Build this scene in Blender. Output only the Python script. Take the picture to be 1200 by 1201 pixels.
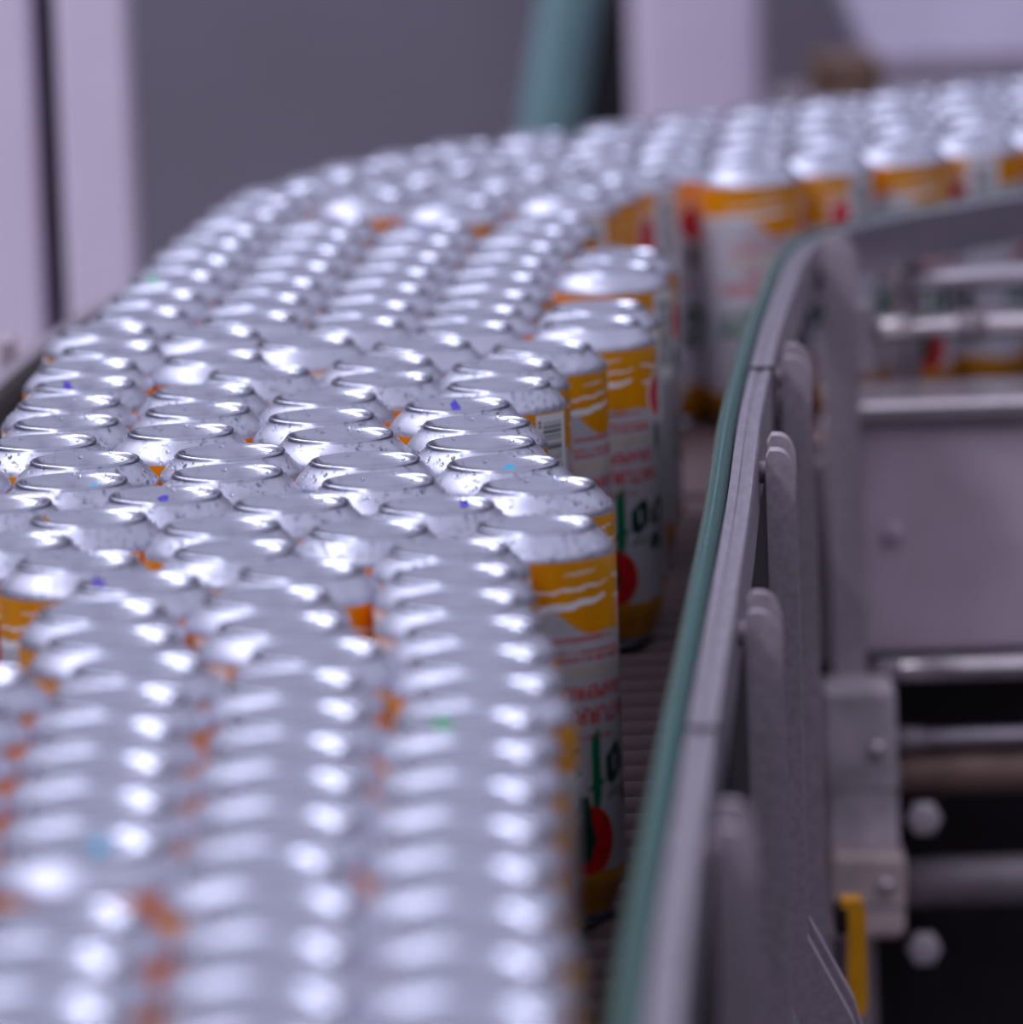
import bpy, bmesh, math, random
from mathutils import Vector, Matrix

# ---------------------------------------------------------------- clear
for o in list(bpy.data.objects):
    bpy.data.objects.remove(o, do_unlink=True)
scene = bpy.context.scene
COL = scene.collection
random.seed(7)
BELT = 0.90                     # belt surface above the floor
CAN_H = 0.168
TOP = BELT + CAN_H              # plane of the upturned can bases

# ---------------------------------------------------------------- camera
FPX = 7850.0
PITCH = math.atan(1195 / FPX)
ROLL = math.radians(2.0)
CAM = Vector((0, 0, TOP + 0.427))
FWD = Vector((0, math.cos(PITCH), -math.sin(PITCH)))
RGT = Vector((1, 0, 0))
UPV = RGT.cross(FWD)
cr, sr = math.cos(ROLL), math.sin(ROLL)
cam_d = bpy.data.cameras.new('camera')
cam = bpy.data.objects.new('camera', cam_d)
COL.objects.link(cam)
ix, iy, iz = RGT * cr - UPV * sr, RGT * sr + UPV * cr, -FWD
cam.matrix_world = Matrix(((ix.x, iy.x, iz.x, CAM.x), (ix.y, iy.y, iz.y, CAM.y), (ix.z, iy.z, iz.z, CAM.z), (0, 0, 0, 1)))
cam_d.sensor_fit = 'HORIZONTAL'
cam_d.sensor_width = 36
cam_d.lens = FPX / 1200 * 36
cam_d.clip_start = 0.05
cam_d.clip_end = 60
cam_d.dof.use_dof = True
cam_d.dof.focus_distance = 3.06
cam_d.dof.aperture_fstop = cam_d.lens / 31.0
scene.camera = cam

def at(x, y, Y):
    """point at depth Y that lies in the direction of picture position (x, y)"""
    u, v = (x - 600) / FPX, -(y - 600.5) / FPX
    d = FWD + RGT * (u * cr + v * sr) + UPV * (-u * sr + v * cr)
    return CAM + d * (Y / d.y)

# ---------------------------------------------------------------- world, lamps, exposure
world = bpy.data.worlds.new('world')
scene.world = world
world.use_nodes = True
bgn = world.node_tree.nodes['Background']
bgn.inputs[0].default_value = (0.455, 0.445, 0.55, 1)
bgn.inputs[1].default_value = 1.65

def lamp(name, loc, sx, sy, power, col=(0.86, 0.87, 1.0), aim=None):
    l = bpy.data.lights.new(name, 'AREA')
    l.shape = 'RECTANGLE'; l.size = sx; l.size_y = sy; l.energy = power; l.color = col
    o = bpy.data.objects.new(name, l)
    COL.objects.link(o)
    o.location = loc
    if aim: o.rotation_euler = (Vector(aim) - Vector(loc)).to_track_quat('-Z', 'Y').to_euler()
    return o
for Y in (0.9, 2.9, 4.9, 6.7):
    lamp('ceiling_strip_lamp', (-1.7, Y, 3.6), 0.5, 1.4, 30)

vs = scene.view_settings
vs.view_transform = 'Standard'
vs.look = 'None'
vs.gamma = 1
vs.use_curve_mapping = False
vs.exposure = 0.08

# ---------------------------------------------------------------- materials
MATS = {}
def srgb(r, g, b):
    f = lambda c: (c / 255 / 12.92) if c / 255 <= 0.04045 else ((c / 255 + 0.055) / 1.055) ** 2.4
    return (f(r), f(g), f(b))
def mat(name, rgb, rough=0.5, metal=0.0, var=0.08, scale=40.0, bump=0.0, bscale=200.0, stretch=(1, 1, 1), trans=0.0, ior=1.45, spec=0.5, coat=0.0):
    m = bpy.data.materials.new(name)
    m.use_nodes = True
    nt = m.node_tree
    p = nt.nodes['Principled BSDF']
    c = srgb(*rgb)
    tc = nt.nodes.new('ShaderNodeTexCoord')
    mp = nt.nodes.new('ShaderNodeMapping')
    mp.inputs['Scale'].default_value = stretch
    nt.links.new(tc.outputs['Object'], mp.inputs[0])
    nz = nt.nodes.new('ShaderNodeTexNoise')
    nz.inputs['Scale'].default_value = scale
    nz.inputs['Detail'].default_value = 4
    nt.links.new(mp.outputs[0], nz.inputs['Vector'])
    rp = nt.nodes.new('ShaderNodeValToRGB')
    lo = [max(0, x * (1 - var * 2)) for x in c]
    hi = [min(1, x * (1 + var * 2)) for x in c]
    rp.color_ramp.elements[0].position = 0.3
    rp.color_ramp.elements[1].position = 0.7
    rp.color_ramp.elements[0].color = (*lo, 1)
    rp.color_ramp.elements[1].color = (*hi, 1)
    nt.links.new(nz.outputs['Fac'], rp.inputs[0])
    nt.links.new(rp.outputs[0], p.inputs['Base Color'])
    p.inputs['Roughness'].default_value = rough
    p.inputs['Metallic'].default_value = metal
    p.inputs['Specular IOR Level'].default_value = spec
    p.inputs['Coat Weight'].default_value = coat
    p.inputs['Transmission Weight'].default_value = trans
    p.inputs['IOR'].default_value = ior
    if bump:
        nb = nt.nodes.new('ShaderNodeTexNoise')
        nb.inputs['Scale'].default_value = bscale
        nt.links.new(mp.outputs[0], nb.inputs['Vector'])
        b = nt.nodes.new('ShaderNodeBump')
        b.inputs['Strength'].default_value = bump
        b.inputs['Distance'].default_value = 0.001
        nt.links.new(nb.outputs['Fac'], b.inputs['Height'])
        nt.links.new(b.outputs[0], p.inputs['Normal'])
    MATS[name] = m
    return m

alu = mat('aluminium', (160, 163, 180), 0.25, 1.0, 0.03, 60)
# fine concentric drawing marks on the bases
nt = alu.node_tree
tc = nt.nodes.new('ShaderNodeTexCoord')
wv = nt.nodes.new('ShaderNodeTexWave')
wv.wave_type = 'RINGS'; wv.rings_direction = 'Z'
wv.inputs['Scale'].default_value = 190
wv.inputs['Distortion'].default_value = 1.5
bp = nt.nodes.new('ShaderNodeBump')
bp.inputs['Strength'].default_value = 0.06
bp.inputs['Distance'].default_value = 0.001
nt.links.new(tc.outputs['Object'], wv.inputs['Vector'])
nt.links.new(wv.outputs['Fac'], bp.inputs['Height'])
nt.links.new(bp.outputs[0], nt.nodes['Principled BSDF'].inputs['Normal'])

sat = mat('aluminium_satin', (178, 180, 197), 0.43, 1.0, 0.05, 120, bump=0.10, bscale=1600)
mat('can_paint', (214, 212, 222), 0.28, 0.35, 0.03, 60)
mat('print_orange', (239, 154, 10), 0.3, 0.25, 0.05, 90, stretch=(1, 1, 0.1))  # upright tone streaks painted for the reflections of neighbouring cans
mat('print_gold', (205, 140, 30), 0.3, 0.35, 0.05, 60)
mat('print_tan', (214, 190, 150), 0.35, 0.2, 0.05, 60)
mat('print_red', (196, 22, 30), 0.35, 0.0, 0.12, 260)
mat('print_pink', (226, 60, 66), 0.35, 0.0, 0.3, 420)
mat('print_green', (0, 112, 72), 0.35, 0.0, 0.05, 60)
mat('print_dark_green', (10, 62, 50), 0.35, 0.0, 0.1, 60)
mat('print_black', (40, 40, 52), 0.4, 0.0, 0.05, 60)
mat('print_white', (236, 236, 242), 0.35, 0.1, 0.03, 60)
mat('ink_blue', (38, 14, 170), 0.35, 0, 0.1, 800)
mat('ink_teal', (20, 150, 190), 0.35, 0, 0.1, 800)
mat('ink_purple', (84, 62, 176), 0.35, 0, 0.1, 800)
mat('ink_green', (60, 160, 110), 0.35, 0, 0.1, 800)
mat('ink_olive', (150, 120, 40), 0.35, 0, 0.1, 800)
mat('water', (255, 255, 255), 0.0, 0, 0, 10, trans=1.0, ior=1.33)
mat('green_plastic', (46, 96, 88), 0.16, 0.0, 0.07, 120, bump=0.15, bscale=900)
mat('rail_steel', (172, 166, 176), 0.3, 0.7, 0.08, 300, bump=0.12, bscale=900, stretch=(1, 0.15, 1))
mat('bracket_steel', (172, 160, 170), 0.5, 0.25, 0.07, 220, bump=0.1, bscale=800)
mat('frame_steel', (146, 136, 144), 0.5, 0.3, 0.08, 30)
mat('cabinet_steel', (208, 192, 206), 0.5, 0.1, 0.06, 14)
mat('bright_steel', (214, 206, 210), 0.25, 0.9, 0.05, 60)
mat('dark_steel', (36, 32, 36), 0.6, 0.3, 0.1, 40)
mat('brown_roller', (128, 104, 96), 0.5, 0.2, 0.1, 50)
mat('cast_block', (196, 186, 194), 0.6, 0.2, 0.2, 28)
mat('cast_block_warm', (206, 188, 186), 0.6, 0.1, 0.15, 28)
mat('yellow_plastic', (238, 168, 10), 0.45, 0, 0.06, 60)
mat('black_rubber', (18, 17, 20), 0.7, 0, 0.1, 60)
mat('belt_link', (142, 122, 126), 0.3, 0.4, 0.1, 60)
mat('belt_pan', (52, 40, 38), 0.6, 0.1, 0.1, 30)
mat('wall_paint', (126, 119, 133), 0.8, 0, 0.04, 3)
mat('column_paint', (236, 222, 244), 0.6, 0, 0.04, 4)
mat('gap_dark', (22, 20, 26), 0.8, 0, 0.05, 4)
mat('teal_paint', (124, 160, 166), 0.5, 0, 0.06, 6)
mat('floor_concrete', (92, 86, 92), 0.7, 0, 0.12, 3)
mat('bg_grey', (160, 150, 168), 0.7, 0, 0.08, 4)
mat('bg_white', (226, 218, 242), 0.6, 0, 0.06, 4)
mat('bg_brown', (98, 74, 58), 0.7, 0, 0.1, 6)

# ---------------------------------------------------------------- mesh helpers
def link(name, me, m=None, parent=None):
    o = bpy.data.objects.new(name, me)
    COL.objects.link(o)
    if m and me and not me.materials: me.materials.append(MATS[m])
    if parent is not None: o.parent = parent
    return o
def tag(o, label=None, cat=None, group=None, kind=None):
    if label: o['label'] = label
    if cat: o['category'] = cat
    if group: o['group'] = group
    if kind: o['kind'] = kind
    return o
def empty(name, loc=(0, 0, 0), rz=0.0):
    o = bpy.data.objects.new(name, None)
    o.empty_display_size = 0.02
    COL.objects.link(o)
    o.location = loc; o.rotation_euler = (0, 0, rz)
    return o
def mesh(name, verts, faces, smooth=False):
    me = bpy.data.meshes.new(name)
    me.from_pydata([tuple(v) for v in verts], [], faces)
    me.validate()
    bm = bmesh.new(); bm.from_mesh(me)
    bmesh.ops.recalc_face_normals(bm, faces=bm.faces)
    bm.to_mesh(me); bm.free()
    if smooth:
        for p in me.polygons: p.use_smooth = True
    return me
def box_mesh(name, sx, sy, sz, bev=0.0, c=(0, 0, 0), seg=2):
    bm = bmesh.new()
    bmesh.ops.create_cube(bm, size=1)
    for v in bm.verts:
        v.co = Vector((v.co.x * sx, v.co.y * sy, v.co.z * sz))
    if bev:
        bmesh.ops.bevel(bm, geom=bm.edges[:], offset=bev, segments=seg, affect='EDGES', profile=0.5)
    for v in bm.verts: v.co += Vector(c)
    me = bpy.data.meshes.new(name)
    bm.to_mesh(me); bm.free()
    return me
def lathe(name, prof, n=48, smooth=True, closed=False):
    v, f = [], []
    pole = abs(prof[0][0]) < 1e-9
    for i, (r, z) in enumerate(prof):
        if i == 0 and pole: v.append((0, 0, z)); continue
        for k in range(n):
            a = 2 * math.pi * k / n
            v.append((r * math.cos(a), r * math.sin(a), z))
    base = lambda i: (1 + (i - 1) * n) if pole else i * n
    for i in range(len(prof) - 1):
        for k in range(n):
            k2 = (k + 1) % n
            if pole and i == 0: f.append((0, base(1) + k, base(1) + k2))
            else: f.append((base(i) + k, base(i + 1) + k, base(i + 1) + k2, base(i) + k2))
    return mesh(name, v, f, smooth)
def cyl_between(name, a, b, r, n=24, cap=True):
    a, b = Vector(a), Vector(b)
    L = (b - a).length
    bv = min(r * 0.2, L * 0.2)
    me = lathe(name, [(0, 0), (r - bv, 0), (r, bv), (r, L - bv), (r - bv, L), (0.00001, L)], n)
    q = (b - a).to_track_quat('Z', 'Y')
    me.transform(Matrix.Translation(a) @ q.to_matrix().to_4x4())
    return me
def spline(pts, step=0.01):
    P = [Vector(p) for p in pts]
    Q = [P[0] * 2 - P[1]] + P + [P[-1] * 2 - P[-2]]
    out = []
    for i in range(1, len(Q) - 2):
        a, b, c, d = Q[i - 1:i + 3]
        n = max(2, int((c - b).length / step))
        for k in range(n):
            t = k / n
            out.append(0.5 * (2 * b + (c - a) * t + (2 * a - 5 * b + 4 * c - d) * t * t + (3 * b - a - 3 * c + d) * t ** 3))
    out.append(P[-1])
    return out
def sweep(name, path, prof, smooth=False, ends=True):
    """sweep a closed profile [(side, up)] along a level path; side > 0 is to the right"""
    v, f = [], []
    n = len(prof)
    for i, p in enumerate(path):
        t = (path[min(i + 1, len(path) - 1)] - path[max(i - 1, 0)]).normalized()
        s = Vector((t.y, -t.x, 0)).normalized()
        for (a, b) in prof: v.append(p + s * a + Vector((0, 0, b)))
    for i in range(len(path) - 1):
        for k in range(n):
            k2 = (k + 1) % n
            f.append((i * n + k, i * n + k2, (i + 1) * n + k2, (i + 1) * n + k))
    if ends:
        f.append(tuple(range(n)))
        f.append(tuple((len(path) - 1) * n + k for k in range(n))[::-1])
    return mesh(name, v, f, smooth)

# ---------------------------------------------------------------- setting
fl = link('floor', box_mesh('floor', 8, 12, 0.1, 0, (0, 4.5, -0.05)), 'floor_concrete')
tag(fl, kind='structure')
W = 7.4
wall = link('wall_back', box_mesh('wall_back', 8, 0.12, 3.2, 0, (0, W + 0.06, 1.6)), 'wall_paint')
tag(wall, kind='structure')

for nm, sx, sy, c in (('wall_left', .12, 12, (-4.06, 4.5, 1.6)), ('wall_right', .12, 12, (4.06, 4.5, 1.6)), ('wall_front', 8, .12, (0, -1.6, 1.6))):
    o = link(nm, box_mesh(nm, sx, sy, 3.2, 0, c), 'wall_paint')  # unseen room walls, added so the cans reflect a darker horizon
    tag(o, kind='structure')

def column(x0, x1, Y, m, depth, label, cat, name, z1=3.2):
    a, b = at(x0, 0, Y), at(x1, 0, Y)
    t = empty(name, ((a.x + b.x) / 2, Y + depth / 2, 0))
    w = b.x - a.x
    link('shaft', box_mesh('shaft', w, depth, z1 - .0201, min(0.012, w * 0.1), (0, 0, .0201 + (z1 - .0201) / 2)), m, t)
    link('base_plate', box_mesh('base_plate', w + 0.06, depth + 0.06, 0.02, 0.003, (0, 0, 0.01)), 'frame_steel', t)
    tag(t, label, cat)
    return t
column(-70, 34, 4.9, 'column_paint', 0.10, 'pale lavender column at the far left edge of the picture', 'column', 'painted_column')
column(63, 144, 4.9, 'column_paint', 0.10, 'pale lavender column just right of the dark gap at left', 'column', 'painted_column')
column(742, 893, 6.7, 'column_paint', 0.18, 'wide pale column behind the far bend of cans', 'column', 'painted_column')
g = link('gap_shade_1', box_mesh('gap_shade_1', 0.07, 0.05, 3.3, 0.004), 'gap_dark')  # near-black slab standing in for the shade between the two left columns
p = at(49, 0, 5.05)
g.location = (p.x, 5.06, 1.65)
tag(g, kind='structure')
# near-black slab standing in for the shaded recess beside the wide column
g2 = link('gap_shade_2', box_mesh('gap_shade_2', 0.075, 0.05, 3.3, 0.004), 'gap_dark')
p = at(716, 0, 7.25)
g2.location = (p.x, 7.3, 1.65)
tag(g2, kind='structure')
# teal slanting pipe
a, b = at(678, -60, 6.3), at(642, 170, 6.3)
dn = (b - a).normalized()
tp = link('slanted_pipe', cyl_between('slanted_pipe', a - dn * 1.0, b + dn * 0.6, 0.029), 'teal_paint')
tag(tp, 'teal slanting pipe in front of the grey back wall', 'pipe')
# pale machine hood and brown box at upper right
h0 = at(935, -200, 6.3); h1 = at(1330, 62, 6.3)
t = empty('machine_hood', ((h0.x + h1.x) / 2, 6.55, h1.z))
hw, hh = h1.x - h0.x, h0.z - h1.z
me = mesh('hood_shell', [(-hw / 2, -.2, hh), (hw / 2, -.2, hh), (hw / 2, -.2, 0.0), (-hw * .28, -.2, 0.0), (-hw / 2, -.2, hh * .82),
                        (-hw / 2, .2, hh), (hw / 2, .2, hh), (hw / 2, .2, 0.0), (-hw * .28, .2, 0.0), (-hw / 2, .2, hh * .82)],
          [(0, 1, 2, 3, 4), (9, 8, 7, 6, 5), (0, 5, 6, 1), (1, 6, 7, 2), (2, 7, 8, 3), (3, 8, 9, 4), (4, 9, 5, 0)])
link('hood_shell', me, 'bg_white', t)
link('lower_lip', box_mesh('lower_lip', hw * .76, 0.42, 0.02, 0.003, (hw * .11, 0, -0.012)), 'bg_grey', t)
for sx in (-.2, .42):
    link('support_leg', box_mesh('support_leg', 0.05, 0.05, h1.z - .02, 0.004, (hw * sx, 0.1, -(h1.z - .02) / 2 - .02)), 'bg_grey', t)
tag(t, 'pale machine hood at the upper right behind the cans', 'machine')
b0, b1 = at(958, 78, 6.0), at(1040, 130, 6.0)
t = empty('carton', ((b0.x + b1.x) / 2, 6.1, b1.z))
w_, h_ = b1.x - b0.x, b0.z - b1.z
link('carton_body', box_mesh('carton_body', w_, .12, h_, .003, (0, 0, h_ / 2)), 'bg_brown', t)
link('tape', box_mesh('tape', w_ * .2, .1215, h_ * 1.01, .001, (0, 0, h_ / 2)), 'brown_roller', t)
tag(t, 'small brown box below the pale hood at upper right', 'box')
st = empty('machine_stand', ((b0.x + b1.x) / 2 + .08, 6.15, 0))
link('stand_top', box_mesh('stand_top', .28, .3, .03, .004, (0, 0, b1.z - .0155)), 'frame_steel', st)
for sx in (-.11, .11):
    for sy in (-.12, .12):
        link('leg', box_mesh('leg', .04, .04, b1.z - .031, .003, (sx, sy, (b1.z - .031) / 2)), 'frame_steel', st)
tag(st, 'grey steel stand carrying the brown box behind the cans', 'stand')

# ---------------------------------------------------------------- conveyor
mm = lambda L, z: [Vector((x / 1000, y / 1000, z)) for x, y in L]
RAIL = [(22, 1560), (33, 1926), (56, 2324), (79, 2688), (95, 2941), (113, 3244), (135, 3541), (153, 3750), (167, 3895), (186, 3990), (235, 4095), (320, 4200), (430, 4310), (520, 4400)]
RZ = TOP - 0.020
rail_path = spline(mm(RAIL, RZ), 0.012)
conv = empty('can_conveyor', (0, 1.6, 0))
tag(conv, 'can conveyor with steel frame and link belt bending to the right', 'conveyor')
def cpart(name, me, m, parent=conv):
    o = link(name, me, m)
    o.parent = parent
    o.matrix_parent_inverse = Matrix.Translation(parent.location).inverted()
    return o
CEN = [(-178, 1500), (-160, 1926), (-136, 2324), (-112, 2700), (-92, 3000), (-74, 3300), (-56, 3600), (-38, 3850), (-18, 4060), (22, 4235), (96, 4362), (200, 4462), (386, 4622), (560, 4772)]
cpath = spline(mm(CEN, 0), 0.002)
acc = [0.0]
for i in range(1, len(cpath)): acc.append(acc[-1] + (cpath[i] - cpath[i - 1]).length)
def cat_(s):
    import bisect
    i = min(max(bisect.bisect_left(acc, s), 1), len(acc) - 1)
    t = (s - acc[i - 1]) / max(1e-9, acc[i] - acc[i - 1])
    p = cpath[i - 1].lerp(cpath[i], t)
    lo, hi = cpath[max(0, i - 12)], cpath[min(len(cpath) - 1, i + 12)]
    return p, (hi - lo).normalized()
HWB = 0.186
PIT = 0.0381
# straight link row: rounded bar with interlocking fingers (shared mesh)
bm = bmesh.new()
def addbox(bm, x0, x1, y0, y1, z0, z1, bev=0.0):
    r = bmesh.ops.create_cube(bm, size=1)
    vs_ = r['verts']
    for v in vs_:
        v.co = Vector(((x0 + x1) / 2 + v.co.x * (x1 - x0), (y0 + y1) / 2 + v.co.y * (y1 - y0), (z0 + z1) / 2 + v.co.z * (z1 - z0)))
    if bev:
        es = list({e for v in vs_ for e in v.link_edges})
        bmesh.ops.bevel(bm, geom=es, offset=bev, segments=1, affect='EDGES')
arc = [(0.0105 * math.cos(math.pi * k / 8), -0.0135 + 0.0135 * math.sin(math.pi * k / 8)) for k in range(9)]
va = [bm.verts.new((-HWB, y_, z_)) for y_, z_ in arc]; vb = [bm.verts.new((HWB, y_, z_)) for y_, z_ in arc]
for k in range(8): bm.faces.new((va[k], va[k + 1], vb[k + 1], vb[k])).smooth = True
bm.faces.new(va[::-1]); bm.faces.new(vb); bm.faces.new((va[0], vb[0], vb[8], va[8]))
FW = 0.0205
nf = int(2 * HWB / FW)
for i in range(nf):
    x0 = -HWB + i * FW
    if i % 2: addbox(bm, x0 + .0008, x0 + FW - .0008, 0.006, 0.0245, -0.0135, -0.0105, 0.0012)
    else: addbox(bm, x0 + .0008, x0 + FW - .0008, -0.0245, -0.006, -0.0135, -0.0105, 0.0012)
row_me = bpy.data.meshes.new('belt_link'); bm.to_mesh(row_me); bm.free()
row_me.materials.append(MATS['belt_link'])
s = 0.05
nrow = 0
while s < acc[-1] - 0.05:
    p, t = cat_(s)
    p2, t2 = cat_(s + PIT)
    if t.angle(t2) < math.radians(0.9):
        o = link('belt_link', row_me, None, conv)
        o.location = (p.x, p.y - 1.6, BELT)
        o.rotation_euler = (0, 0, math.atan2(t.y, t.x) - math.pi / 2)
    else:
        pb, tb = cat_(s + PIT * 0.86)
        n1, n2 = Vector((t.y, -t.x, 0)), Vector((tb.y, -tb.x, 0))
        c4 = [p - n1 * HWB, p + n1 * HWB, pb + n2 * HWB, pb - n2 * HWB]
        cc = sum(c4, Vector()) / 4
        v = [q + Vector((0, 0, BELT - 0.011)) for q in c4] + [q + Vector((0, 0, BELT - 0.002)) for q in c4] + [q.lerp(cc, 0.06) + Vector((0, 0, BELT)) for q in c4]
        f = [(3, 2, 1, 0), (8, 9, 10, 11)] + [(a, (a + 1) % 4, 4 + (a + 1) % 4, 4 + a) for a in range(4)] + [(4 + a, 4 + (a + 1) % 4, 8 + (a + 1) % 4, 8 + a) for a in range(4)]
        cpart('belt_link', mesh('belt_link_bend', v, f), 'belt_link')
    nrow += 1
    s += PIT
cp2 = spline(mm(CEN, BELT), 0.03)
cpart('belt_pan', sweep('belt_pan', cp2, [(-HWB - .005, -.0145), (HWB + .005, -.0145), (HWB + .005, -.03), (-HWB - .005, -.03)]), 'belt_pan')
for sd in (-1, 1):
    x = sd * (HWB + .009)
    w = .003
    prof = [(x - w, -.006), (x + w, -.006), (x + w, -.225), (x - sd * .03 + w, -.225), (x - sd * .03 - w, -.219), (x - w, -.219)]
    cpart('side_plate', sweep('side_plate', cp2, prof), 'frame_steel')
for s_ in (0.35, 1.5, 2.5, 3.3):
    p, t = cat_(s_)
    n1 = Vector((t.y, -t.x, 0))
    for sd in (-1, 1):
        q = p + n1 * sd * (HWB - .03)
        cpart('support_leg', box_mesh('support_leg', .05, .05, BELT - .03, .004, (q.x, q.y, (BELT - .03) / 2)), 'frame_steel')

# ---- guide rail next to the belt: green wear strip on a steel bar, bracket straps
rail = empty('guide_rail', (0.033, 1.926, RZ))
tag(rail, 'guide rail with rounded green plastic strip right of the cans', 'guide rail')
def rpart(name, me, m, par=None):
    return cpart(name, me, m, rail if par is None else par)
gp = []
for k in range(13):
    a = math.pi * k / 12
    gp.append((-0.0052 + 0.0050 * math.cos(a), -0.0045 + 0.0050 * math.sin(a)))
gp += [(-0.0102, -0.024), (-0.0002, -0.024)]
rpart('wear_strip', sweep('wear_strip', rail_path, gp, True), 'green_plastic')
sp = [(0.0006, -.0008), (0.0045, -.0008), (0.0050, -.0018), (0.0068, -.0018), (0.0073, -.0008), (0.0110, -.0008), (0.0118, -.0020), (0.0118, -.030), (0.0006, -.030)]
rb = rpart('rail_bar', sweep('rail_bar', rail_path, sp), 'rail_steel')
rpart('skirt_plate', sweep('skirt_plate', [q for q in rail_path if q.y < 3.93], [(.004, -.0305), (.0065, -.0305), (.0065, -.150), (.004, -.150)]), 'dark_steel')  # coloured dark for the shade in the gap between bar and straps
# joint in the bar
def rail_at(Y):
    for i in range(1, len(rail_path)):
        if rail_path[i].y >= Y:
            t = (rail_path[i] - rail_path[i - 1]); u = (Y - rail_path[i - 1].y) / t.y
            return rail_path[i - 1] + t * u, t.normalized()
for Y in (3.40, 2.40):
    p, t = rail_at(Y)
    n1 = Vector((t.y, -t.x, 0))
    me = box_mesh('joint', .0128, .0035, .031, .0004)
    me.transform(Matrix.Translation(p + n1 * .0062 + Vector((0, 0, -.0152))) @ Matrix.Rotation(math.atan2(t.y, t.x) - math.pi / 2, 4, 'Z'))
    rpart('bar_joint', me, 'dark_steel')
# bracket straps: rounded top, long flat body, foot bent outwards
def strap_mesh(length, w, th, foot):
    out = []
    n = 10
    for k in range(n + 1):                       # rounded upper right, small left corner
        a = math.pi / 2 * k / n
        out.append((w - w * .62 + w * .62 * math.sin(a), -w * .9 + w * .9 * math.cos(a)))
    out = [(0.0, -w * .30), (0.0012, -w * .12), (w * .16, 0.0)] + out
    if foot:
        out += [(w, -.235), (w * 2.5, -.275), (w * 2.9, -.295), (w * 2.9, -length), (w * 1.7, -length), (w * 1.6, -.31), (w * .2, -.262), (0.0, -.245)]
    else:
        out += [(w, -length), (0.0, -length)]
    v = [(x, -th / 2, z) for x, z in out] + [(x, th / 2, z) for x, z in out]
    m_ = len(out)
    f = [tuple(range(m_)), tuple(range(m_, 2 * m_))[::-1]] + [(k, (k + 1) % m_, m_ + (k + 1) % m_, m_ + k) for k in range(m_)]
    return mesh('strap', v, f)
for (Y, off, zo, foot, wd) in ((2.235, .0145, .000, False, .0135), (2.675, .0150, .000, False, .0140), (3.125, .0150, .001, True, .0135), (3.46, .0145, .001, False, .0150), (3.945, .0150, .004, False, .020)):
    p, t = rail_at(Y)
    rz = -0.05
    for k, (dx, dy, dz) in enumerate(((0, 0, -.004), (.0022, .030, -.001))):
        me = strap_mesh(.60, wd, .014 if foot else .006, foot)
        me.transform(Matrix.Translation(p + Vector((off + dx, dy, zo + dz))) @ Matrix.Rotation(rz, 4, 'Z'))
        o = rpart('bracket_strap', me, 'bracket_steel')
    # clamp spacer and bolt between bar and strap
    bm_ = cyl_between('clamp_bolt', p + Vector((.0105, .014, -.016)), p + Vector((off + .004, .014, -.016)), .0055, 12)
    rpart('clamp_bolt', bm_, 'bracket_steel')
    me = box_mesh('strap_web', wd * .55, .026, .20 if foot else .56, .001, (0, 0, 0))
    me.transform(Matrix.Translation(p + Vector((off + wd * .62, .0155, zo - (.125 if foot else .305)))))
    rpart('strap_web', me, 'bracket_steel')
# left-hand rail, only just seen beyond the cans
LR = [(-335, 1500), (-328, 2300), (-318, 2900), (-302, 3300), (-286, 3650), (-258, 3950), (-215, 4190), (-135, 4370), (20, 4560), (230, 4740), (420, 4900)]
lr = empty('guide_rail', (-0.29, 2.3, TOP - .05))
tag(lr, 'grey guide rail on the left side, beyond the leftmost cans', 'guide rail')
lp = spline(mm(LR, TOP - .055), .02)
cpart('rail_bar', sweep('rail_bar', lp, [(-.010, 0), (0, 0), (0, -.03), (-.010, -.03)]), 'rail_steel', lr)
cpart('wear_strip', sweep('wear_strip', lp, [(.0005, -.002), (.004, -.002), (.007, -.006), (.007, -.024), (.0005, -.028)]), 'dark_steel', lr)
for k in range(6, len(lp) - 4, 22):
    me = box_mesh('bracket_strap', .008, .03, .24, .002)
    me.transform(Matrix.Translation(lp[k] + Vector((-.0165, 0, -.11))))
    cpart('bracket_strap', me, 'bracket_steel', lr)

# ---------------------------------------------------------------- machinery right of the rail
def bar(name, x0, x1, y, Y, r, m, label, cat, extra=None):
    a = at(x0, y, Y); b = Vector((at(x1, y, Y).x, Y, a.z))
    t = empty(name, a)
    cpart('tube', cyl_between('tube', a, b, r), m, t)
    if extra: extra(t, a, b, r)
    tag(t, label, cat)
    return t
def collar(t, a, b, r):
    c = at(1140, 388, 4.1)
    cpart('collar', cyl_between('collar', (c.x - .009, c.y, a.z), (c.x + .009, c.y, a.z), r * 1.5), 'frame_steel', t)
    cpart('set_screw', cyl_between('set_screw', (c.x, c.y, a.z), (c.x, c.y, a.z + r * 2.2), r * .5, 12), 'dark_steel', t)
    cpart('end_clamp', box_mesh('end_clamp', .02, .03, .045, .003, (a.x - .002, a.y, a.z - .005)), 'frame_steel', t)
def endc(t, a, b, r):
    cpart('end_cap', cyl_between('end_cap', (a.x - .006, a.y, a.z), (a.x + .006, a.y, a.z), r * 1.15), 'frame_steel', t)
bar('guide_rod', 1008, 1330, 387, 4.1, .0072, 'bright_steel', 'bright round steel rod with a dark collar, right of the bend', 'rod', collar)
bar('guide_rod', 1062, 1330, 329, 4.12, .0078, 'rail_steel', 'dull steel rod just above the bright collared rod', 'rod', endc)
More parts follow.
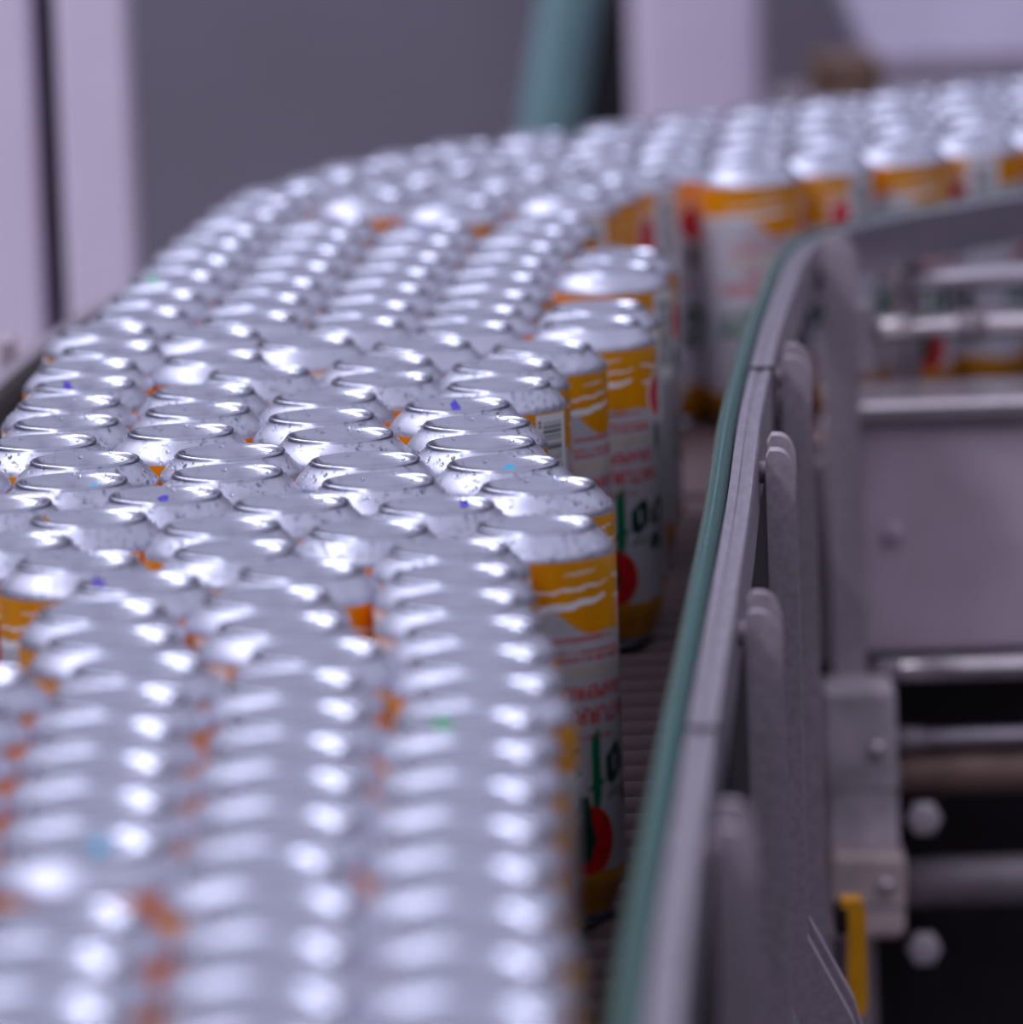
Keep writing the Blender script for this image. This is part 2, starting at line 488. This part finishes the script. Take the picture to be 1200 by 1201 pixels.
# upright between the far rail and the rods
a, b = at(1045, 246, 4.115), at(1083, 372, 4.115)
t = empty('rail_post', ((a.x + b.x) / 2, 4.145, b.z))
link('post_bar', box_mesh('post_bar', b.x - a.x, .01, a.z - b.z + .2, .002, (0, 0, (a.z - b.z) / 2 - .1)), 'frame_steel', t)
link('post_bolt', cyl_between('post_bolt', (0, -.012, a.z - b.z - .02), (0, -.004, a.z - b.z - .02), .006, 12), 'dark_steel', t)
tag(t, 'dark upright post holding the rods beside the far bend', 'post')
# cabinet
YC = 3.98
a, b = at(972, 494, YC), at(1330, 766, YC)
a = Vector((a.x, a.y, a.z)); b = Vector((b.x, b.y, at(1085, 766, YC).z))
t = empty('steel_cabinet', ((a.x + b.x) / 2, YC + .04, b.z))
w_, h_ = b.x - a.x, a.z - b.z
link('housing', box_mesh('housing', w_, .08, h_, .004, (0, 0, h_ / 2)), 'cabinet_steel', t)
link('top_flange', box_mesh('top_flange', w_ + .004, .10, .012, .003, (0, -.005, h_ + .006)), 'bright_steel', t)  # brighter steel than the housing, painting the lit top edge
link('corner_trim', box_mesh('corner_trim', .010, .012, h_, .002, (-w_ / 2 + .002, -.042, h_ / 2)), 'frame_steel', t)
px = at(1048, 625, YC - .002)
link('rivet', cyl_between('rivet', (px.x - t.location.x, -.046, px.z - t.location.z), (px.x - t.location.x, -.039, px.z - t.location.z), .006, 16), 'cabinet_steel', t)
tag(t, 'plain grey steel cabinet right of the guide rail brackets', 'cabinet')
# lower rods and rollers
YL = 3.95
def rnd(name, x0, y, r_px, m, label, cat, Y=YL, boss=None):
    r = r_px / FPX * Y
    def ex(t, a, b, r_):
        if boss:
            cpart('end_boss', cyl_between('end_boss', (a.x - .006, a.y, a.z), (a.x + .012, a.y, a.z), r_ * boss), 'frame_steel', t)
    return bar(name, x0, 1330, y, Y, r, m, label, cat, ex)
rnd('cross_tube', 1036, 787, 15, 'bright_steel', 'bright cross tube along the lower edge of the grey cabinet', 'tube', boss=1.1)
rnd('cross_tube', 1062, 868, 12, 'rail_steel', 'thin grey cross tube just above the brown roller', 'tube', boss=1.2)
rnd('belt_roller', 1056, 910, 25, 'brown_roller', 'brown roller below the thin grey cross tube', 'roller', boss=.8)
rnd('belt_roller', 1062, 1036, 30, 'frame_steel', 'wide grey roller low at the right edge', 'roller', boss=.8)
for (x, y, lab) in ((1085, 962, 'pale round bolt head between the brown and the grey roller'), (1085, 1115, 'pale round bolt head below the wide grey roller')):
    c = at(x, y, YL - .045)
    t = empty('bolt_head', c)
    link('head', cyl_between('head', (0, 0, 0), (0, .012, 0), .0105, 6), 'cast_block', t)
    link('shank', cyl_between('shank', (0, .012, 0), (0, .135, 0), .005, 12), 'dark_steel', t)
    tag(t, lab, 'bolt')
# machine frame behind the rollers, coloured black for the shade of its interior
a, b = at(1000, 800, 4.03), at(1400, 1260, 4.03)
t = empty('roller_machine', ((a.x + b.x) / 2, 4.065, 0))
w_ = b.x - a.x
link('back_panel', box_mesh('back_panel', w_, .05, a.z, .003, (0, 0, a.z / 2)), 'dark_steel', t)
link('top_rail', box_mesh('top_rail', w_ + .01, .07, .02, .003, (0, 0, a.z + .0105)), 'dark_steel', t)
for sx in (-1, 1):
    link('side_post', box_mesh('side_post', .03, .08, a.z, .003, (sx * w_ / 2, 0, a.z / 2)), 'dark_steel', t)
tag(t, 'machine frame in black for the shaded interior behind the rollers at lower right', 'machine')
# cast blocks
def block(name, x0, y0, x1, y1, Y, m, label, dep=.05, tilt=0.0):
    a, b = at(x0, y0, Y), at(x1, y1, Y)
    t = empty(name, ((a.x + b.x) / 2, Y + dep / 2, b.z))
    w_, h_ = b.x - a.x, a.z - b.z
    t.rotation_euler = (0, tilt, 0)
    link('block_body', box_mesh('block_body', w_, dep, h_, .006, (0, 0, h_ / 2), 3), m, t)
    link('bolt', cyl_between('bolt', (w_ * .22, -dep / 2 - .004, h_ * .62), (w_ * .22, -dep / 2 + .002, h_ * .62), .006, 6), 'bright_steel', t)
    link('seam', box_mesh('seam', w_ * 1.006, dep * 1.006, .003, .0005, (0, 0, h_ * .38)), 'frame_steel', t)
    tag(t, label, 'bearing block')
    return t
block('bearing_block', 962, 808, 1056, 1000, 3.90, 'cast_block', 'pale mottled bearing block below the cabinet, left of the rollers', .05)
block('bearing_block', 968, 1004, 1062, 1100, 3.88, 'cast_block_warm', 'pinkish bearing block just above the yellow handle', .06, .05)
# yellow handle
a, b = at(980, 1058, 3.55), at(1019, 1200, 3.55)
t = empty('yellow_handle', ((a.x + b.x) / 2, 3.56, b.z))
w_, h_ = b.x - a.x, a.z - b.z
o2 = [(-.5, .0), (.35, .06), (.5, .16), (.5, .92), (.38, 1.0), (-.28, 1.0), (-.36, .9), (-.1, .78), (-.18, .2)]
v = [(x * w_, -.010, z * h_) for x, z in o2] + [(x * w_, .010, z * h_) for x, z in o2]
n_ = len(o2)
link('grip', mesh('grip', v, [tuple(range(n_)), tuple(range(n_, 2 * n_))[::-1]] + [(k, (k + 1) % n_, n_ + (k + 1) % n_, n_ + k) for k in range(n_)]), 'yellow_plastic', t)
link('pivot', box_mesh('pivot', w_ * .45, .022, h_ * .22, .002, (-w_ * .30, 0, h_ * .84)), 'black_rubber', t)
link('stem', box_mesh('stem', w_ * .5, .016, .22, .002, (-w_ * .05, 0, -.11)), 'black_rubber', t)
tag(t, 'yellow plastic handle with black pivot at lower right', 'handle')

# ---------------------------------------------------------------- the can (upside down, base up)
R = 0.033
BASE = [(0, -6.2), (4, -6.05), (8, -5.65), (11.5, -5.05), (15, -4.2), (18, -3.3), (20.0, -2.6), (21.2, -2.0), (22.0, -1.3), (22.7, -.55), (23.3, -.12), (23.9, 0), (24.4, -.10), (24.8, -.45), (25.05, -1.05), (25.25, -1.7), (25.7, -2.4), (26.7, -3.5), (28.2, -5.0), (29.7, -6.5), (31.0, -8.0), (32.1, -9.4), (32.75, -10.7), (33.0, -12.0)]
base_me = lathe('base', [(r / 1000, z / 1000) for r, z in BASE], 64)
base_me.materials.append(MATS['aluminium'])
base_me.materials.append(MATS['aluminium_satin'])
for p in base_me.polygons:
    if (p.center.x ** 2 + p.center.y ** 2) ** .5 > .0254: p.material_index = 1
BODY = [(33.0, -12.0), (33.0, -60), (33.0, -110), (33.0, -147), (32.7, -149.5), (31.6, -152.5), (29.6, -157), (27.8, -161), (27.0, -163.5)]
body_me = lathe('body', [(r / 1000, z / 1000) for r, z in BODY], 64)
body_me.materials.append(MATS['can_paint'])
RIM = [(27.0, -163.5), (26.7, -165), (26.9, -166.3), (28.0, -167.2), (28.2, -168.0), (26.4, -167.8), (26.1, -165)]
rim_me = lathe('mouth_rim', [(r / 1000, z / 1000) for r, z in RIM], 64)
rim_me.materials.append(MATS['aluminium'])

def dome_z(r):
    r *= 1000
    for (r0, z0), (r1, z1) in zip(BASE, BASE[1:]):
        if r0 <= r <= r1: return (z0 + (z1 - z0) * (r - r0) / (r1 - r0)) / 1000
    return 0

# ---- printed design. Label space: u = mm round the can, v = mm up the upright can, wrapped upside down on the wall
LAB = ['print_orange', 'print_gold', 'print_tan', 'print_red', 'print_pink', 'print_green', 'print_dark_green', 'print_black', 'print_white']
LI = {n: i for i, n in enumerate(LAB)}
lbm = bmesh.new()
def poly(pts, m, layer=0, hgt=0.0):
    """flat polygon (u, z) in mm; u runs to the right as seen from outside on the standing-inverted can, z down from the base"""
    vs_ = [lbm.verts.new((u, layer + hgt, z)) for u, z in pts]
    try:
        fc = lbm.faces.new(vs_); fc.material_index = LI[m]
    except ValueError: pass
def strip(us, tops, bots, m, layer=0):
    for i in range(len(us) - 1):
        poly([(us[i], tops[i]), (us[i + 1], tops[i + 1]), (us[i + 1], bots[i + 1]), (us[i], bots[i])], m, layer)
def disc(u, z, ru, rz, m, layer, n=28, a0=0, a1=360):
    pts = [(u + ru * math.cos(math.radians(a0 + (a1 - a0) * k / n)), z + rz * math.sin(math.radians(a0 + (a1 - a0) * k / n))) for k in range(n + (a1 - a0 < 360))]
    poly(pts, m, layer)
def nib(path, u0, z0, sc, m, layer, w=0.2, ang=38):
    nx, ny = w * math.cos(math.radians(ang)), w * math.sin(math.radians(ang))
    for (x0, y0), (x1, y1) in zip(path, path[1:]):
        q = [(x0 - nx, y0 - ny), (x0 + nx, y0 + ny), (x1 + nx, y1 + ny), (x1 - nx, y1 - ny)]
        poly([(u0 - x * sc, z0 + y * sc) for x, y in q], m, layer)
        layer += 0.004
GLY = {
 'G': ([[(.95, 1.15), (.62, 1.42), (.25, 1.25), (.12, .75), (.22, .25), (.55, .02), (.88, .2), (.88, .72), (.58, .74)], [(.95, 1.15), (1.02, 1.4), (.82, 1.62)], [(.05, 1.5), (.3, 1.62), (.5, 1.52)]], 1.22),
 'o': ([[(.16, .85), (.16, .2), (.4, .02), (.62, .18), (.62, .8), (.38, .98), (.16, .85)], [(.18, 1.36), (.24, 1.28)], [(.55, 1.36), (.61, 1.28)]], .86),
 'l': ([[(.3, -.35), (.3, .2), (.3, 1.15), (.42, 1.5), (.7, 1.62), (.86, 1.45)], [(.08, .82), (.5, .82)]], .74),
 's': ([[(.62, .82), (.4, .98), (.16, .78), (.3, .55), (.58, .4), (.5, .08), (.14, .08)]], .78),
 'e': ([[(.16, .85), (.16, .2), (.4, .02), (.64, .2)], [(.16, .85), (.42, .98), (.6, .76), (.22, .5)]], .76),
 'r': ([[(.1, .95), (.2, .84), (.2, .02)], [(.2, .72), (.46, .98), (.66, .82)]], .74)}
def font_line(text, u_start, z_top, height, m, layer, width_scale=1.0):
    """upside-down line: starts at u_start and runs towards smaller u"""
    cu = bpy.data.curves.new('tmp_text', 'FONT')
    cu.body = text; cu.size = 1.0; cu.resolution_u = 2; cu.offset = 0.022
    ob = bpy.data.objects.new('tmp_text', cu)
    COL.objects.link(ob)
    dg = bpy.context.evaluated_depsgraph_get(); dg.update()
    me = ob.evaluated_get(dg).to_mesh()
    sc = height / 0.70
    for p in me.polygons:
        poly([(u_start - me.vertices[i].co.x * sc * width_scale, z_top + me.vertices[i].co.y * sc) for i in p.vertices], m, layer)
    ob.evaluated_get(dg).to_mesh_clear()
    bpy.data.objects.remove(ob); bpy.data.curves.remove(cu)

CIRC = 2 * math.pi * 33.0
rr = random.Random(3)
def small_line(u0, u1, z, hgt, m, layer):
    u = u0
    while u < u1:
        w_ = rr.uniform(.5, 1.1)
        poly([(u, z), (u + w_, z), (u + w_, z + hgt), (u, z + hgt)], m, layer)
        u += w_ + rr.uniform(.35, .6)
        if rr.random() < .13: u += 1.2
NU = 96
us = [CIRC * i / NU - CIRC / 2 for i in range(NU + 1)]
def low(u):
    x = ((u / CIRC * 2) % 1.0)                      # brush sweep repeats twice round the can
    return 37 + 8 * math.sin(2 * math.pi * (x + .08)) + 2.2 * math.sin(2 * math.pi * (3 * x + .3))
strip(us, [12.2] * (NU + 1), [low(u) for u in us], 'print_orange', 0)
# white brush gaps in the orange
for rep in (-.5, 0, .5):
    for (u0, u1, z0, z1, th) in ((-30, 14, 25, 22, 1.3), (-38, 12, 32, 27.5, 3.2), (18, 47, 20, 25, 1.5), (20, 50, 29, 33, 2.4), (-10, 6, 17.5, 16.5, .8)):
        n = 14
        uu = [u0 + (u1 - u0) * k / n + rep * CIRC for k in range(n + 1)]
        if uu[0] < -CIRC / 2 or uu[-1] > CIRC / 2: continue
        tt = [z0 + (z1 - z0) * k / n + .5 * math.sin(k * 1.7) for k in range(n + 1)]
        bb = [t_ + th * (.35 + .65 * math.sin(math.pi * (k + .5) / (n + 1))) + .3 * math.sin(k * 2.9) for k, t_ in enumerate(tt)]
        strip(uu, tt, bb, 'print_white', .03)
# gold shoulder by the mouth
strip(us, [143.5 + 1.5 * math.sin(i / NU * math.pi * 8) for i in range(NU + 1)], [147.0] * (NU + 1), 'print_gold', .0)
for fr in (0.0, CIRC / 2):
    def U(x):
        u = x + fr
        return u
    small_line(U(-20), U(18), 44.2, 2.0, 'print_red', 0)
    small_line(U(-26), U(22), 50.0, 1.5, 'print_red', 0)
    small_line(U(-26), U(24), 52.6, 2.2, 'print_red', 0)
    for zz in (57.5, 59.2, 61.0):
        strip([U(-30 + 6 * k) for k in range(10)], [zz + .3 * math.sin(k) for k in range(10)], [zz + .7 + .3 * math.sin(k) for k in range(10)], 'print_tan', 0)
    font_line('GRAPEFRUIT', U(26), 65.2, 5.6, 'print_red', 0)
    font_line('NATURRADLER', U(30), 74.6, 7.0, 'print_red', 0, .92)
    small_line(U(-14), U(14), 86.5, 1.3, 'print_red', 0)
    x = 40.0
    for ch in 'Golser':
        paths, adv = GLY[ch]
        ext = {'l': 1.25}.get(ch, 1.0)
        for li, pt in enumerate(paths):
            nib([(a_ / 1.0, b_ * ext) for a_, b_ in pt], U(x), 92.0, 15.5, 'print_dark_green' if ch in 'Go' else 'print_green', .0 + .01 * li)
        x -= adv * 15.5
    # red fruit with green stalk, gold edge
    disc(U(-2), 131, 14.4, 15.2, 'print_gold', 0)
    disc(U(-2), 131, 13.6, 14.4, 'print_red', .03)
    poly([(U(-6), 112), (U(-1.5), 112), (U(-.5), 122), (U(2), 131), (U(-2), 140), (U(-7), 140), (U(-8), 132), (U(-6), 122)], 'print_dark_green', .06)
    poly([(U(-9), 121), (U(-5), 119), (U(-5), 126), (U(-10), 127)], 'print_tan', .06)
    # cut slice and leaf to the right of the lettering
    disc(U(37), 38, 13.5, 13.5, 'print_white', .05, 24, 20, 250)
    disc(U(37), 38, 11.8, 11.8, 'print_pink', .08, 24, 20, 250)
    poly([(U(30), 54), (U(34), 52), (U(36), 58), (U(35), 66), (U(32), 68), (U(30), 61)], 'print_dark_green', .05)
# barcode panel between the two fronts
q0 = CIRC / 4 - 2
poly([(q0 - 11, 13.0), (q0 + 11, 13.0), (q0 + 11, 62), (q0 - 11, 62)], 'print_white', .10)
z = 17.0
while z < 54:
    w_ = rr.choice([.35, .35, .7, 1.05])
    poly([(q0 - 7, z), (q0 + 7, z), (q0 + 7, z + w_), (q0 - 7, z + w_)], 'print_black', .13)
    z += w_ + rr.choice([.35, .7, .7, 1.05])
for k in range(2):
    poly([(q0 - 9.6, 16 + k * 2), (q0 - 8.2, 16 + k * 2), (q0 - 8.2, 17.4 + k * 2), (q0 - 9.6, 17.4 + k * 2)], 'print_black', .13)
# cut at regular u so that the wrap follows the wall, then wrap
lim = CIRC * .76
k = -50
while k * 2.6 < lim:
    bmesh.ops.bisect_plane(lbm, geom=lbm.verts[:] + lbm.edges[:] + lbm.faces[:], plane_co=(k * 2.6, 0, 0), plane_no=(1, 0, 0))
    k += 1
for v in lbm.verts:
    u, lay, z = v.co
    ph = u / 33.0
    r = (33.06 + lay) / 1000
    v.co = Vector((r * math.sin(ph), -r * math.cos(ph), -z / 1000))
lab_me = bpy.data.meshes.new('label_print')
lbm.to_mesh(lab_me); lbm.free()
for n in LAB: lab_me.materials.append(MATS[n])
# orange shoulder and neck
sh_me = lathe('neck_print', [(33.06e-3, -146.9e-3), (32.78e-3, -149.5e-3), (31.68e-3, -152.5e-3), (29.68e-3, -157e-3), (27.88e-3, -161e-3), (27.1e-3, -163.4e-3)], 64)
sh_me.materials.append(MATS['print_gold'])

# ---- droplets
def droplets(seed, n):
    rd = random.Random(seed)
    bm = bmesh.new()
    for _ in range(n):
        a = rd.uniform(0, 2 * math.pi) if rd.random() < .45 else rd.uniform(math.pi * .95, math.pi * 2.05)
        zone = rd.random()
        if zone < .8:
            i = rd.randint(15, len(BASE) - 2); t = rd.random()
        else:
            i = rd.randint(6, 8); t = rd.random()
        r = (BASE[i][0] * (1 - t) + BASE[i + 1][0] * t) / 1000
        z = (BASE[i][1] * (1 - t) + BASE[i + 1][1] * t) / 1000
        dr, dz = BASE[i + 1][0] - BASE[i][0], BASE[i + 1][1] - BASE[i][1]
        nrm = Vector((-dz, 0, dr)).normalized()
        nrm = Vector((nrm.x * math.cos(a), nrm.x * math.sin(a), nrm.z))
        rad = rd.choice([.0004, .0005, .0006, .0009, .0012])
        q = nrm.to_track_quat('Z', 'Y').to_matrix().to_4x4()
        M = Matrix.Translation((r * math.cos(a), r * math.sin(a), z)) @ q @ Matrix.Diagonal((1, 1, .55, 1))
        bmesh.ops.create_icosphere(bm, subdivisions=2 if rad > .0006 else 1, radius=rad, matrix=M)
    me = bpy.data.meshes.new('water_droplets'); bm.to_mesh(me); bm.free()
    for p in me.polygons: p.use_smooth = True
    me.materials.append(MATS['water'])
    return me
DROP = [droplets(s_, 230) for s_ in (1, 2, 3)]

def ink(dx, dy, size, m, smear, parent):
    rd = random.Random(int(dx * 1e5) + 17)
    n = 18
    v = []; f = []
    dx, dy = dx / 1000, dy / 1000
    ring = [(size * (1 + .22 * math.sin(3 * t_ + dx * 900)) * math.cos(t_), size * 1.5 * math.sin(t_)) for t_ in [2 * math.pi * k / n for k in range(n)]]
    if smear:
        ring = [(x - (size * .55 if y > size * .9 else 0), y * (2.6 if y > size * .9 else 1)) for x, y in ring]
    for lvl in (1.0, .55):
        for x, y in ring:
            X, Y = dx + x * lvl, dy + y * lvl
            v.append((X, Y, dome_z(min(math.hypot(X, Y), .0228)) + .00012))
    v.append((dx, dy, dome_z(math.hypot(dx, dy)) + .00012))
    for k in range(n):
        k2 = (k + 1) % n
        f.append((k, k2, n + k2, n + k)); f.append((n + k, n + k2, 2 * n))
    o = link('ink_mark', mesh('ink_mark', v, f), m, parent)
    o['label'] = {'ink_blue': 'dark blue', 'ink_teal': 'teal', 'ink_purple': 'purple', 'ink_green': 'green', 'ink_olive': 'olive'}[m] + ' ink mark in the hollow of the base'
    return o

LANES = {
  'mA': [(-181,2835),(-195,2945),(-193,3012),(-216,3074),(-209,3140),(-212,3209),(-208,3277)],
  'mL': [(-225,2886),(-259,3006)],
  'mB': [(-123,2799),(-151,2894),(-126,2955),(-127,3021),(-153,3095),(-148,3167),(-148,3234),(-123,3300)],
  'mC': [(-60,2776),(-95,2858),(-58,2913),(-65,2980),(-78,3065),(-88,3130),(-88,3197),(-61,3257),(-62,3323)],
  'mD': [(-32,2836),(12,2885),(-3,2955),(-13,3022),(-15,3088),(-24,3154),(-4,3223),(-2,3293),(18,3361)],
  'R': [(10,2772),(45,3453),(49,3522),(60,3699),(65,3765)],
  'A': [(-211,3347),(-203,3416),(-210,3492),(-195,3559),(-190,3635),(-184,3721),(-177,3795),(-173,3877),(-167,3948)],
  'B': [(-148,3366),(-153,3459),(-135,3523),(-132,3601),(-126,3671),(-119,3747),(-115,3827),(-110,3906),(-105,3993)],
  'C': [(-103,3415),(-78,3481),(-73,3550),(-67,3626),(-63,3701),(-57,3775),(-51,3856),(-45,3936)],
  'D': [(-43,3387),(-21,3449),(-16,3515),(-10,3581),(-5,3659),(0,3732),(7,3807),(15,3889),(25,3960)],
  'n1': [(-210,2775),(-179,2717),(-151,2657),(-162,2589),(-154,2524),(-141,2459),(-145,2393),(-145,2326),(-144,2260),(-142,2193),(-141,2125),(-142,2013),(-143,1947),(-142,1881),(-143,1804)],
  'n2': [(-115,2733),(-86,2673),(-98,2609),(-90,2543),(-75,2479),(-82,2413),(-79,2347),(-81,2281),(-79,2215),(-79,2148),(-83,2082),(-76,2017),(-77,1950),(-76,1884),(-79,1818)],
  'n3': [(-26,2716),(-24,2650),(-22,2584),(-17,2518),(-15,2452),(-12,2386),(-18,2320),(-17,2254),(-19,2187),(-19,2120),(-19,2054),(-17,1987),(-18,1920),(-17,1854),(-20,1787)],
  'n0': [(-206,2448),(-210,2381),(-210,2315),(-209,2249),(-207,2182),(-206,2116),(-197,2051),(-200,1981),(-200,1913),(-197,1844)],
  'b0': [(-157,4038),(-151,4106),(-141,4178),(-115,4245),(-94,4315),(-62,4376),(-26,4433),(25,4483),(81,4531),(131,4574),(185,4617),(237,4663),(287,4709),(340,4752),(392,4793)],
  'b1': [(-83,4128),(-67,4197),(-40,4266),(-15,4329),(21,4385),(70,4435),(122,4480),(174,4525),(227,4566),(277,4610),(331,4659),(386,4704),(438,4745)],
  'b2': [(-29,4072),(-18,4140),(7,4211),(31,4281),(67,4338),(114,4385),(172,4436),(224,4481),(279,4525),(332,4573),(384,4619)],
  'b3': [(40,4095),(55,4159),(80,4224),(109,4287),(164,4342),(225,4396),(276,4439),(329,4482),(379,4526)],
  'b4': [(160,4245),(208,4293),(260,4340),(311,4383),(364,4426)],
}
ORD = ['first', 'second', 'third', 'fourth', 'fifth', 'sixth', 'seventh', 'eighth', 'ninth', 'tenth', 'eleventh', 'twelfth', 'thirteenth', 'fourteenth', 'fifteenth', 'sixteenth', 'seventeenth', 'eighteenth', 'nineteenth', 'twentieth', 'twenty-first', 'twenty-second']
LANE_TXT = {
 'n0': ('blurred upturned can, {} from the front in the leftmost foreground column', 'blurred foreground cans'),
 'n1': ('blurred upturned can, {} from the front in the second foreground column from left', 'blurred foreground cans'),
 'n2': ('blurred upturned can, {} from the front in the middle foreground column', 'blurred foreground cans'),
 'n3': ('blurred upturned can, {} from the front in the foreground column nearest the rail', 'blurred foreground cans'),
 'mL': ('sharp upturned can cut by the left edge, {} from the front', 'sharp cans in the middle'),
 'mA': ('sharp wet upturned can, {} from the front in the left middle column', 'sharp cans in the middle'),
 'mB': ('sharp wet upturned can, {} from the front in the second middle column', 'sharp cans in the middle'),
 'mC': ('sharp wet upturned can, {} from the front in the third middle column', 'sharp cans in the middle'),
 'mD': ('sharp wet upturned can, {} from the front in the right middle column', 'sharp cans in the middle'),
 'R': ('upturned can with orange and white label showing, {} along the rail gap', 'cans at the rail side'),
 'A': ('upturned can, {} from the front in the leftmost receding column', 'cans in the receding columns'),
 'B': ('upturned can, {} from the front in the second receding column from left', 'cans in the receding columns'),
 'C': ('upturned can, {} from the front in the third receding column from left', 'cans in the receding columns'),
 'D': ('upturned can, {} from the front in the rightmost full receding column', 'cans in the receding columns'),
 'b0': ('far blurred can, {} along the outermost row of the bend', 'cans in the far bend'),
 'b1': ('far blurred can, {} along the second row of the bend from outside', 'cans in the far bend'),
 'b2': ('far blurred can, {} along the middle row of the bend', 'cans in the far bend'),
 'b3': ('far blurred can, {} along the second row of the bend from inside', 'cans in the far bend'),
 'b4': ('far blurred can, {} along the innermost row of the bend, label showing', 'cans in the far bend'),
}
SPECIAL = {
 ('mA', 6): 'upturned can with a smeared blue ink mark beside the pale left column',
 ('mB', 1): 'upturned can with a round blue ink dot in the left middle',
 ('mD', 5): 'upturned can with a blue ink streak left of the barcode can',
 ('mD', 2): 'upturned can with a teal ink spot in the middle right',
 ('mD', 0): 'upturned can with a small blue ink fleck behind the foreground columns',
 ('mA', 1): 'upturned can with a small teal fleck near the left edge',
 ('mD', 6): 'upturned can turned to show its barcode panel, right middle column',
 ('R', 0): 'nearest upturned can with its whole orange and white label showing by the rail',
 ('R', 1): 'upturned can with full label, red fruit and green letters, beside the green rail',
 ('mA', 0): 'upturned can with an olive speck at the left of its base',
 ('A', 5): 'upturned can with a faint green ink mark in the leftmost receding column',
 ('C', 7): 'upturned can with a purple ink mark in the third receding column',
 ('n1', 2): 'blurred upturned can with a faint purple mark at left',
}
INKS = [('mA', 6, -9.5, 14, .0021, 'ink_blue', 1), ('mB', 1, -1.5, 14, .0023, 'ink_blue', 0), ('mD', 5, -.5, 14, .0021, 'ink_blue', 1),
        ('mD', 2, 2.7, 12, .0030, 'ink_teal', 0), ('mD', 0, 12, 14, .0019, 'ink_blue', 1), ('mA', 1, 9.0, 10, .0026, 'ink_teal', 0),
        ('n1', 2, -17, 12, .0032, 'ink_purple', 0), ('C', 7, -2.5, 14, .0034, 'ink_purple', 0), ('A', 5, -13, 14, .0036, 'ink_green', 0),
        ('mA', 0, -19, 9, .0016, 'ink_olive', 0), ('n3', 6, -9, 14, .0036, 'ink_green', 0), ('n1', 10, 3, 14, .0034, 'ink_teal', 0)]
YAW = {('R', 0): 36, ('R', 1): 15, ('R', 2): -28, ('R', 3): -25, ('R', 4): 15, ('mD', 6): -36, ('mD', 7): 40, ('mD', 8): 55, ('mD', 1): 60, ('n1', 0): -62, ('n1', 1): -25,
       ('b4', 0): 20, ('b4', 1): -40, ('b4', 2): 30, ('b4', 3): -80, ('b4', 4): 10, ('b4', 5): 60, ('b3', 0): -60, ('b3', 1): 20}
CANS = {}
for lane, pts in LANES.items():
    txt, grp = LANE_TXT[lane]
    order = sorted(range(len(pts)), key=lambda i: (pts[i][1] if lane[0] != 'b' else i))
    rank = {i: k for k, i in enumerate(order)}
    for i, (x, y) in enumerate(pts):
        yaw = math.radians(YAW.get((lane, i), random.uniform(-180, 180)))
        t = empty('drink_can', (x / 1000, y / 1000, TOP), yaw)
        bs = link('base', base_me, None, t)
        bd = link('body', body_me, None, t)
        link('label_print', lab_me, None, bd)
        link('neck_print', sh_me, None, bd)
        link('mouth_rim', rim_me, None, t)
        if lane[0] == 'm' or (lane, i) in (('R', 0), ('n1', 0), ('n1', 1), ('n2', 0), ('n3', 0)):
            o = link('water_droplets', DROP[i % 3], None, bs)
            o['kind'] = 'stuff'
            o.rotation_euler = (0, 0, -yaw + random.uniform(-.4, .4))
        tag(t, SPECIAL.get((lane, i), txt.format(ORD[rank[i]])), 'can', grp)
        CANS[(lane, i)] = (bs, yaw)
for (lane, i, dx, dy, sz, m, sm) in INKS:
    t, yaw = CANS[(lane, i)]
    o = ink(dx, dy, sz, m, sm, t)
    o.rotation_euler = (0, 0, -yaw)
